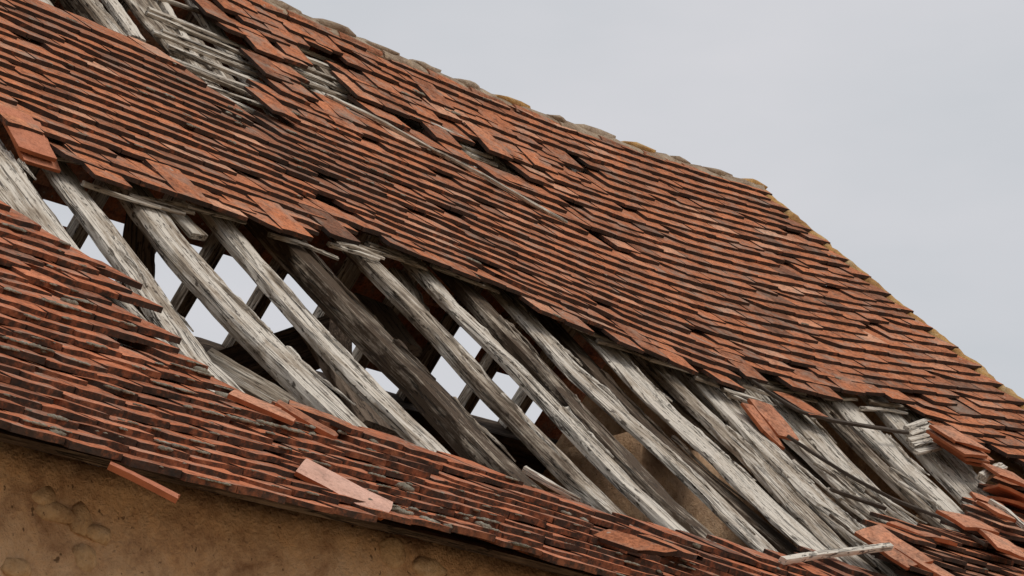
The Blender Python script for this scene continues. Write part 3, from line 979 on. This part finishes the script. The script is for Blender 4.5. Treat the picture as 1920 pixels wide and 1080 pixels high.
Q = roof(sB, tB, -0.6)
straight('post', Q + ZUP * 0.18, Q - ZUP * 0.3, -DIR + OUT, 0.13, 0.05, M_WOOD_BROWN, 0.75, 504)
for q, (a, b, o_, w_, tn, mt) in enumerate((((385, 662), (640, 812), -.42, .24, .50, M_WOOD), ((400, 690), (600, 818), -.50, .2, .30, M_WOOD), ((585, 600), (720, 800), -.36, .17, .75, M_WOOD_BROWN),
                                           ((1010, 700), (1180, 900), -.5, .2, .6, M_WOOD_BROWN), ((700, 560), (760, 640), -.4, .2, .8, M_WOOD_BROWN))):
    straight('inner_board', roof(*on_roof(*a, o_), o_), roof(*on_roof(*b, o_), o_), frame(*on_roof(*a, o_))[3], w_, 0.04, mt, tn, 560 + q, 0.8)
for q, (a, b, w_, tn) in enumerate((((835, 240), (915, 325), .17, .86), ((930, 285), (1000, 352), .15, .80), ((560, 130), (650, 205), .15, .74), ((600, 120), (700, 222), .10, .5), ((1050, 255), (1095, 330), .12, .7),
                                   ((150, -30), (225, 62), .12, .55), ((190, -30), (262, 70), .08, .85), ((250, -10), (345, 105), .13, .42), ((300, -10), (372, 110), .05, .75), ((365, 70), (435, 155), .10, .5))):
    straight('rafter_board', roof(*on_roof(*a, -.042), -.042), roof(*on_roof(*b, -.042), -.042), frame(*on_roof(*a, -.042))[3], w_, 0.03, M_WOOD, tn, 580 + q, 0.9)
# purlins under the near and the far slope
for q, (tq, o_) in enumerate(((1.05 * K, -0.24), (3.0 * K, -0.26))):
    sl = np.linspace(S_NEAR + 0.1, -0.2, 40)
    if q == 0:
        rough_beam('purlin', roof_n(sl, np.full(40, tq), o_), [frame(s_, tq)[3] for s_ in sl], 0.17, 0.17, [M_WOOD_BROWN], 0.4, barn, 0.7, 510 + q)
for q, tq in enumerate((1.7,)):
    rough_beam('purlin', [far(s_, tq, -0.12) for s_ in np.linspace(S_NEAR + 0.1, -0.2, 40)], [FAR_N] * 40, 0.17, 0.17, [M_WOOD_BROWN], 0.4, barn, 0.7, 520 + q)

# ---- lichen cushions along the tails of the lower courses
lv, lf, o = [], [], 0
r_l = random.Random(77)
bmx = bmesh.new()
bmesh.ops.create_icosphere(bmx, subdivisions=1, radius=1.0)
IV = np.array([v.co[:] for v in bmx.verts])
IF = [tuple(v.index for v in f.verts) for f in bmx.faces]
bmx.free()
def cushion(P, U, V, W, a, b, c):
    global o
    v = IV * (1 + 0.22 * np.array([[r_l.uniform(-1, 1)] for _ in range(len(IV))]))
    lv.append(P + v[:, :1] * U * a + v[:, 1:2] * V * b + v[:, 2:] * W * c)
    lf.extend([tuple(q + o for q in f) for f in IF])
    o += len(IV)
for (P, U, V, W, low, tone, area, k) in tiles:
    if area <= 0:
        continue
    p = to_px(P)
    if low:
        dens = 1.5 if p[0] < 420 else 0.7
        if noise.noise(Vector(P) * 1.7) > -0.05:
            dens *= 1.8
        else:
            dens *= 0.4
    else:
        dens = 0.6 if inside(MOSSY_BAND, *p) else 0.12 if (p[0] < 900) else 0.03
    while r_l.random() < dens / (1 + dens) * 1.15:
        u = r_l.uniform(-0.075, 0.075)
        v = -abs(r_l.gauss(0, 0.012)) + 0.002
        sz = abs(r_l.gauss(0.004, 0.003)) + 0.002
        for q in range(r_l.choice((1, 2, 3, 4))):
            cushion(P + U * (u + q * sz * 1.5) + V * (v + r_l.uniform(-.004, .004)) + W * 0.015, U, V, W, sz * r_l.uniform(1, 2.2), sz * 1.3, sz * 0.5)
BIG = [(745, 957, .05), (765, 962, .035), (805, 977, .05), (835, 985, .05), (875, 972, .04), (905, 985, .045), (925, 995, .035), (765, 915, .055), (588, 818, .05), (425, 745, .06), (782, 847, .035),
       (700, 828, .03), (697, 845, .03), (1305, 1022, .05), (130, 565, .045), (85, 660, .03), (1000, 912, .022), (1060, 962, .03), (1095, 975, .03), (60, 830, .05), (110, 812, .05), (380, 695, .05), (985, 960, .03), (640, 810, .03)]
for x, y, sz in BIG:
    s_, t_ = on_roof(x, y, 0.03)
    if t_ > eave_t(s_) - 0.03:
        continue
    P, U, V, W = frame(s_, t_, 0.03)
    for q in range(3):
        cushion(P + U * r_l.uniform(-.4, .4) * sz + V * r_l.uniform(-.2, .2) * sz, U, V, W, sz * r_l.uniform(.35, .55), sz * .28, sz * .2)
me = mesh_of('lichen', np.concatenate(lv), lf, [M_LICHEN], smooth=True)
ob = link('lichen', me, barn)
ob['kind'] = 'stuff'

# ------------------------------------------------------------------ loose tiles and laths, each a thing of its own
def loose_tile(x, y, rot, label, lift=0.05, tau=0.0, roll=0.0, tone=0.6, fresh=True, w=TW, L=TL, th=0.0145, broken=False, seed=0, mats=None):
    if fresh and seed not in (9, 10):
        mats = [M_WARM, M_FRESH_EDGE]
    """a tile lying loose with its middle at the spot x, y of the photograph; rot: degrees it is turned on the roof"""
    s_, t_ = on_roof(x, y, lift)
    P, U, V, W = frame(s_, t_, lift)
    a, b_, c_ = math.radians(rot), math.radians(tau), math.radians(roll)
    M = Matrix(((U[0], V[0], W[0]), (U[1], V[1], W[1]), (U[2], V[2], W[2])))
    M = M @ Matrix.Rotation(a, 3, 'Z') @ Matrix.Rotation(b_, 3, 'X') @ Matrix.Rotation(c_, 3, 'Y')
    sv, sf, sm = tile_shape(w, L, th, random.Random(900 + seed), 2.2, broken or seed in (4, 11, 15, 17, 20, 21, 24))
    sv = sv + np.array([0, L / 2, -th / 2])
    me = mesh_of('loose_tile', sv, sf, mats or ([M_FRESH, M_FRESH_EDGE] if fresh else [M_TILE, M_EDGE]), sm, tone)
    ob = bpy.data.objects.new('loose_tile', me)
    C3.objects.link(ob)
    ob.matrix_world = Matrix.Translation(Vector(P)) @ M.to_4x4()
    tag(ob, label, 'tile', 'loose roof tiles')
    return ob
def aimed_tile(x, y, along, across, label, lift=0.05, tone=0.6, fresh=True, w=TW, L=TL, th=0.0145, broken=False, seed=0):
    """a loose tile given by the directions of its length and width (right, up, away)"""
    s_, t_ = on_roof(x, y, lift)
    P = roof(s_, t_, lift)
    B = np.stack([RGT, UPV, FWD])
    V = np.array(along, float) @ B
    V /= np.linalg.norm(V)
    U = np.array(across, float) @ B
    U -= V * (U @ V)
    U /= np.linalg.norm(U)
    W = np.cross(U, V)
    if W[2] < 0:
        U, W = -U, -W
    sv, sf, sm = tile_shape(w, L, th, random.Random(900 + seed), 2.2, broken or seed in (4, 11, 15, 17, 20, 21, 24))
    sv = sv + np.array([0, L / 2, -th / 2])
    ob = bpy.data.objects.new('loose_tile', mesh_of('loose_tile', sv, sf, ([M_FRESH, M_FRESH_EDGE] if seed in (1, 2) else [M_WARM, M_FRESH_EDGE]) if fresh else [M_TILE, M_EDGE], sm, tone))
    C3.objects.link(ob)
    ob.matrix_world = mat_from(P, U, V, W)
    return tag(ob, label, 'tile', 'loose roof tiles')
aimed_tile(646, 917, (.87, -.45, -.05), (.50, .07, .86), 'pale pink-orange tile lying skewed on the mossy eaves courses', 0.042, 0.85, L=0.27, w=0.115, th=0.013, seed=1)
aimed_tile(271, 900, (.89, -.46, .1), (-.1, .03, .99), 'reddish tile dangling below the eaves edge in front of the wall', 0.0, 0.15, L=0.19, w=0.10, th=0.014, seed=2)
loose_tile(1190, 1022, 10, 'long brown tile shard lying down the slope near the eaves bottom', 0.075, 10, 22, 0.45, False, 0.085, 0.26, broken=True, seed=3)
loose_tile(1272, 1030, 0, 'square brownish tile beside the white lichen pad on the eaves', 0.07, 8, 0, 0.6, False, 0.17, 0.22, seed=4)
loose_tile(1452, 788, 4, 'orange tile caught between the bare rafters, the upper of two', -0.01, -10, 0, 0.5, seed=5, L=0.24)
loose_tile(1432, 800, 2, 'narrow broken tile tucked under the orange one between bare rafters', -0.03, -12, 0, 0.35, w=0.09, L=0.28, seed=6, broken=True)
aimed_tile(1676, 1026, (.68, -.46, -.57), (.51, .21, .83), 'large flat orange tile over the lower end of the white lath', 0.05, 0.62, L=0.28, w=0.165, seed=7)
loose_tile(512, 195, 0, 'orange-brown tile slid down onto the bared upper battens', 0.045, 6, 0, 0.55, False, seed=8)
loose_tile(58, 266, 2, 'bright red-orange tile hanging out over the rafter at the gap edge', 0.0, -14, 0, 0.3, seed=9)
loose_tile(48, 248, 2, 'thin red tile lying above the bright hanging tile', 0.02, -8, 0, 0.2, seed=10)
loose_tile(1800, 822, 4, 'topmost pale orange tile of the slid stack near the verge', 0.10, 6, 0, 0.7, seed=11)
loose_tile(1795, 832, 2, 'second tile of the slid stack near the verge', 0.075, 6, 0, 0.4, seed=12)
loose_tile(1800, 842, -2, 'third tile of the slid stack near the verge', 0.05, 6, 0, 0.3, seed=13)
loose_tile(1806, 850, -4, 'lowest tile of the slid stack near the verge', 0.025, 6, 0, 0.2, seed=14)
loose_tile(1892, 968, 78, 'broad pale orange tile on top of the tile heap', 0.12, -4, -8, 0.7, seed=15, L=0.26)
loose_tile(1815, 978, 95, 'flat dusty orange tile at the rafter feet above the heap', 0.09, 0, -6, 0.6, seed=16)
loose_tile(1895, 895, -20, 'brown tile standing out over the heap near the verge', 0.10, 10, 0, 0.4, seed=17, L=0.28)
loose_tile(1890, 925, -40, 'orange tile tipped edge-on in the heap below the verge', 0.08, 25, 0, 0.5, seed=18)
loose_tile(1900, 945, -30, 'orange tile wedged below the tipped one in the heap', 0.06, 22, 0, 0.6, seed=19)
loose_tile(1858, 945, -30, 'small orange tile at the upper corner of the heap', 0.07, 5, 0, 0.6, seed=20, L=0.16)
loose_tile(1730, 1000, 20, 'red-edged tile lying across the start of the tile heap', 0.05, 12, 0, 0.3, seed=21)
loose_tile(1880, 1020, -25, 'pale tile half buried in the middle of the heap', 0.10, 4, 0, 0.75, seed=22)
loose_tile(1745, 1062, 10, 'orange tile lying flat below the large flat tile', 0.06, 4, 0, 0.65, seed=23)
aimed_tile(500, 764, (.92, -.38, -.05), (.12, .04, .99), 'orange tile tilted up on the top edge of the eaves courses', 0.045, 0.7, L=0.22, w=0.14, seed=24)
aimed_tile(575, 786, (.86, -.5, .0), (.05, .01, .99), 'red tile standing edge-on behind the tilted orange one', 0.04, 0.1, L=0.2, w=0.12, seed=25)
aimed_tile(600, 778, (.93, -.36, .1), (.1, .01, .99), 'orange-brown tile leaning at the foot of the second pale rafter', 0.04, 0.6, False, L=0.2, w=0.12, seed=26)
loose_tile(1505, 762, 0, 'orange-brown tile hanging lowest at the tiled edge above the dark lath', 0.0, 8, 0, 0.4, False, seed=27)

def loose_lath(name, pxs, offs, w, h, mat, tone, label, cat, seed, gn=0.8):
    st = [(*on_roof(x, y, o_), o_) for (x, y), o_ in zip(pxs, offs)]
    pl = polyline(st, 26)
    P = np.stack([roof(a, b, c) for a, b, c in pl])
    ob = rough_beam(name, P, [frame(a, b)[3] for a, b, c in pl], w, h, [mat], tone, None, gn, seed)
    return tag(ob, label, cat, 'loose laths')
loose_lath('lath', [(612, 176), (700, 216), (800, 272), (905, 327), (1000, 382), (1064, 416)], [.03, .045, .05, .05, .05, .045], .026, .016, M_WOOD, .55,
           'long thin grey lath sprung loose across the upper tile courses', 'lath', 801)
loose_lath('lath', [(808, 230), (845, 247), (886, 266)], [.03, .03, .03], .03, .018, M_WOOD, .6, 'short grey lath above the small hole in the upper tiles', 'lath', 802)
loose_lath('lath', [(1395, 700), (1450, 738), (1500, 768), (1560, 785), (1630, 797), (1702, 808)], [.03, .02, .02, .03, .03, .03], .02, .014, M_WIRE, .3,
           'dark bent lath hanging from the tile edge across the bare rafters', 'lath', 803)
loose_lath('lath', [(1478, 815), (1530, 850), (1600, 893), (1680, 935), (1765, 968), (1850, 1020)], [.0, .0, .0, .01, .03, .08], .018, .014, M_WIRE, .3,
           'dark lath running down the rafters into the tile heap', 'lath', 804)
loose_lath('lath', [(1470, 1046), (1540, 1035), (1672, 1020)], [.06, .06, .075], .026, .022, M_WOOD, .95, 'straight whitish lath lying level across the rafter feet', 'lath', 805, 0.3)
loose_lath('lath', [(1560, 915), (1600, 930), (1660, 950)], [.0, .0, .0], .022, .016, M_WIRE, .3, 'short dark splinter of lath among the rafter feet', 'lath', 806)
loose_lath('wood_scrap', [(1846, 893), (1858, 882), (1880, 872)], [.05, .06, .07], .05, .03, M_WOOD, .75, 'pale splintered scrap of wood beside the heap of tiles', 'wood scrap', 807, 1.8)
loose_lath('lath', [(985, 873), (1040, 905), (1090, 932)], [.03, .03, .03], .03, .02, M_WOOD, .6, 'thin grey lath along the upper edge of the eaves courses', 'lath', 808)
loose_lath('lath', [(1858, 935), (1890, 955), (1925, 985)], [.14, .14, .15], .03, .02, M_WOOD, .75, 'pale lath lying over the heap at its outer end', 'lath', 809)
loose_lath('broken_board', [(318, 378), (345, 405), (378, 440)], [-.05, -.05, -.06], .09, .025, M_WOOD, .55, 'short broken grey board hanging beside the first pale rafters', 'board', 810)
loose_lath('broken_board', [(752, 505), (775, 540), (800, 600)], [-.1, -.12, -.14], .10, .03, M_WOOD, .4, 'rotten knotty board behind the thin bleached rafter', 'board', 811, 1.6)
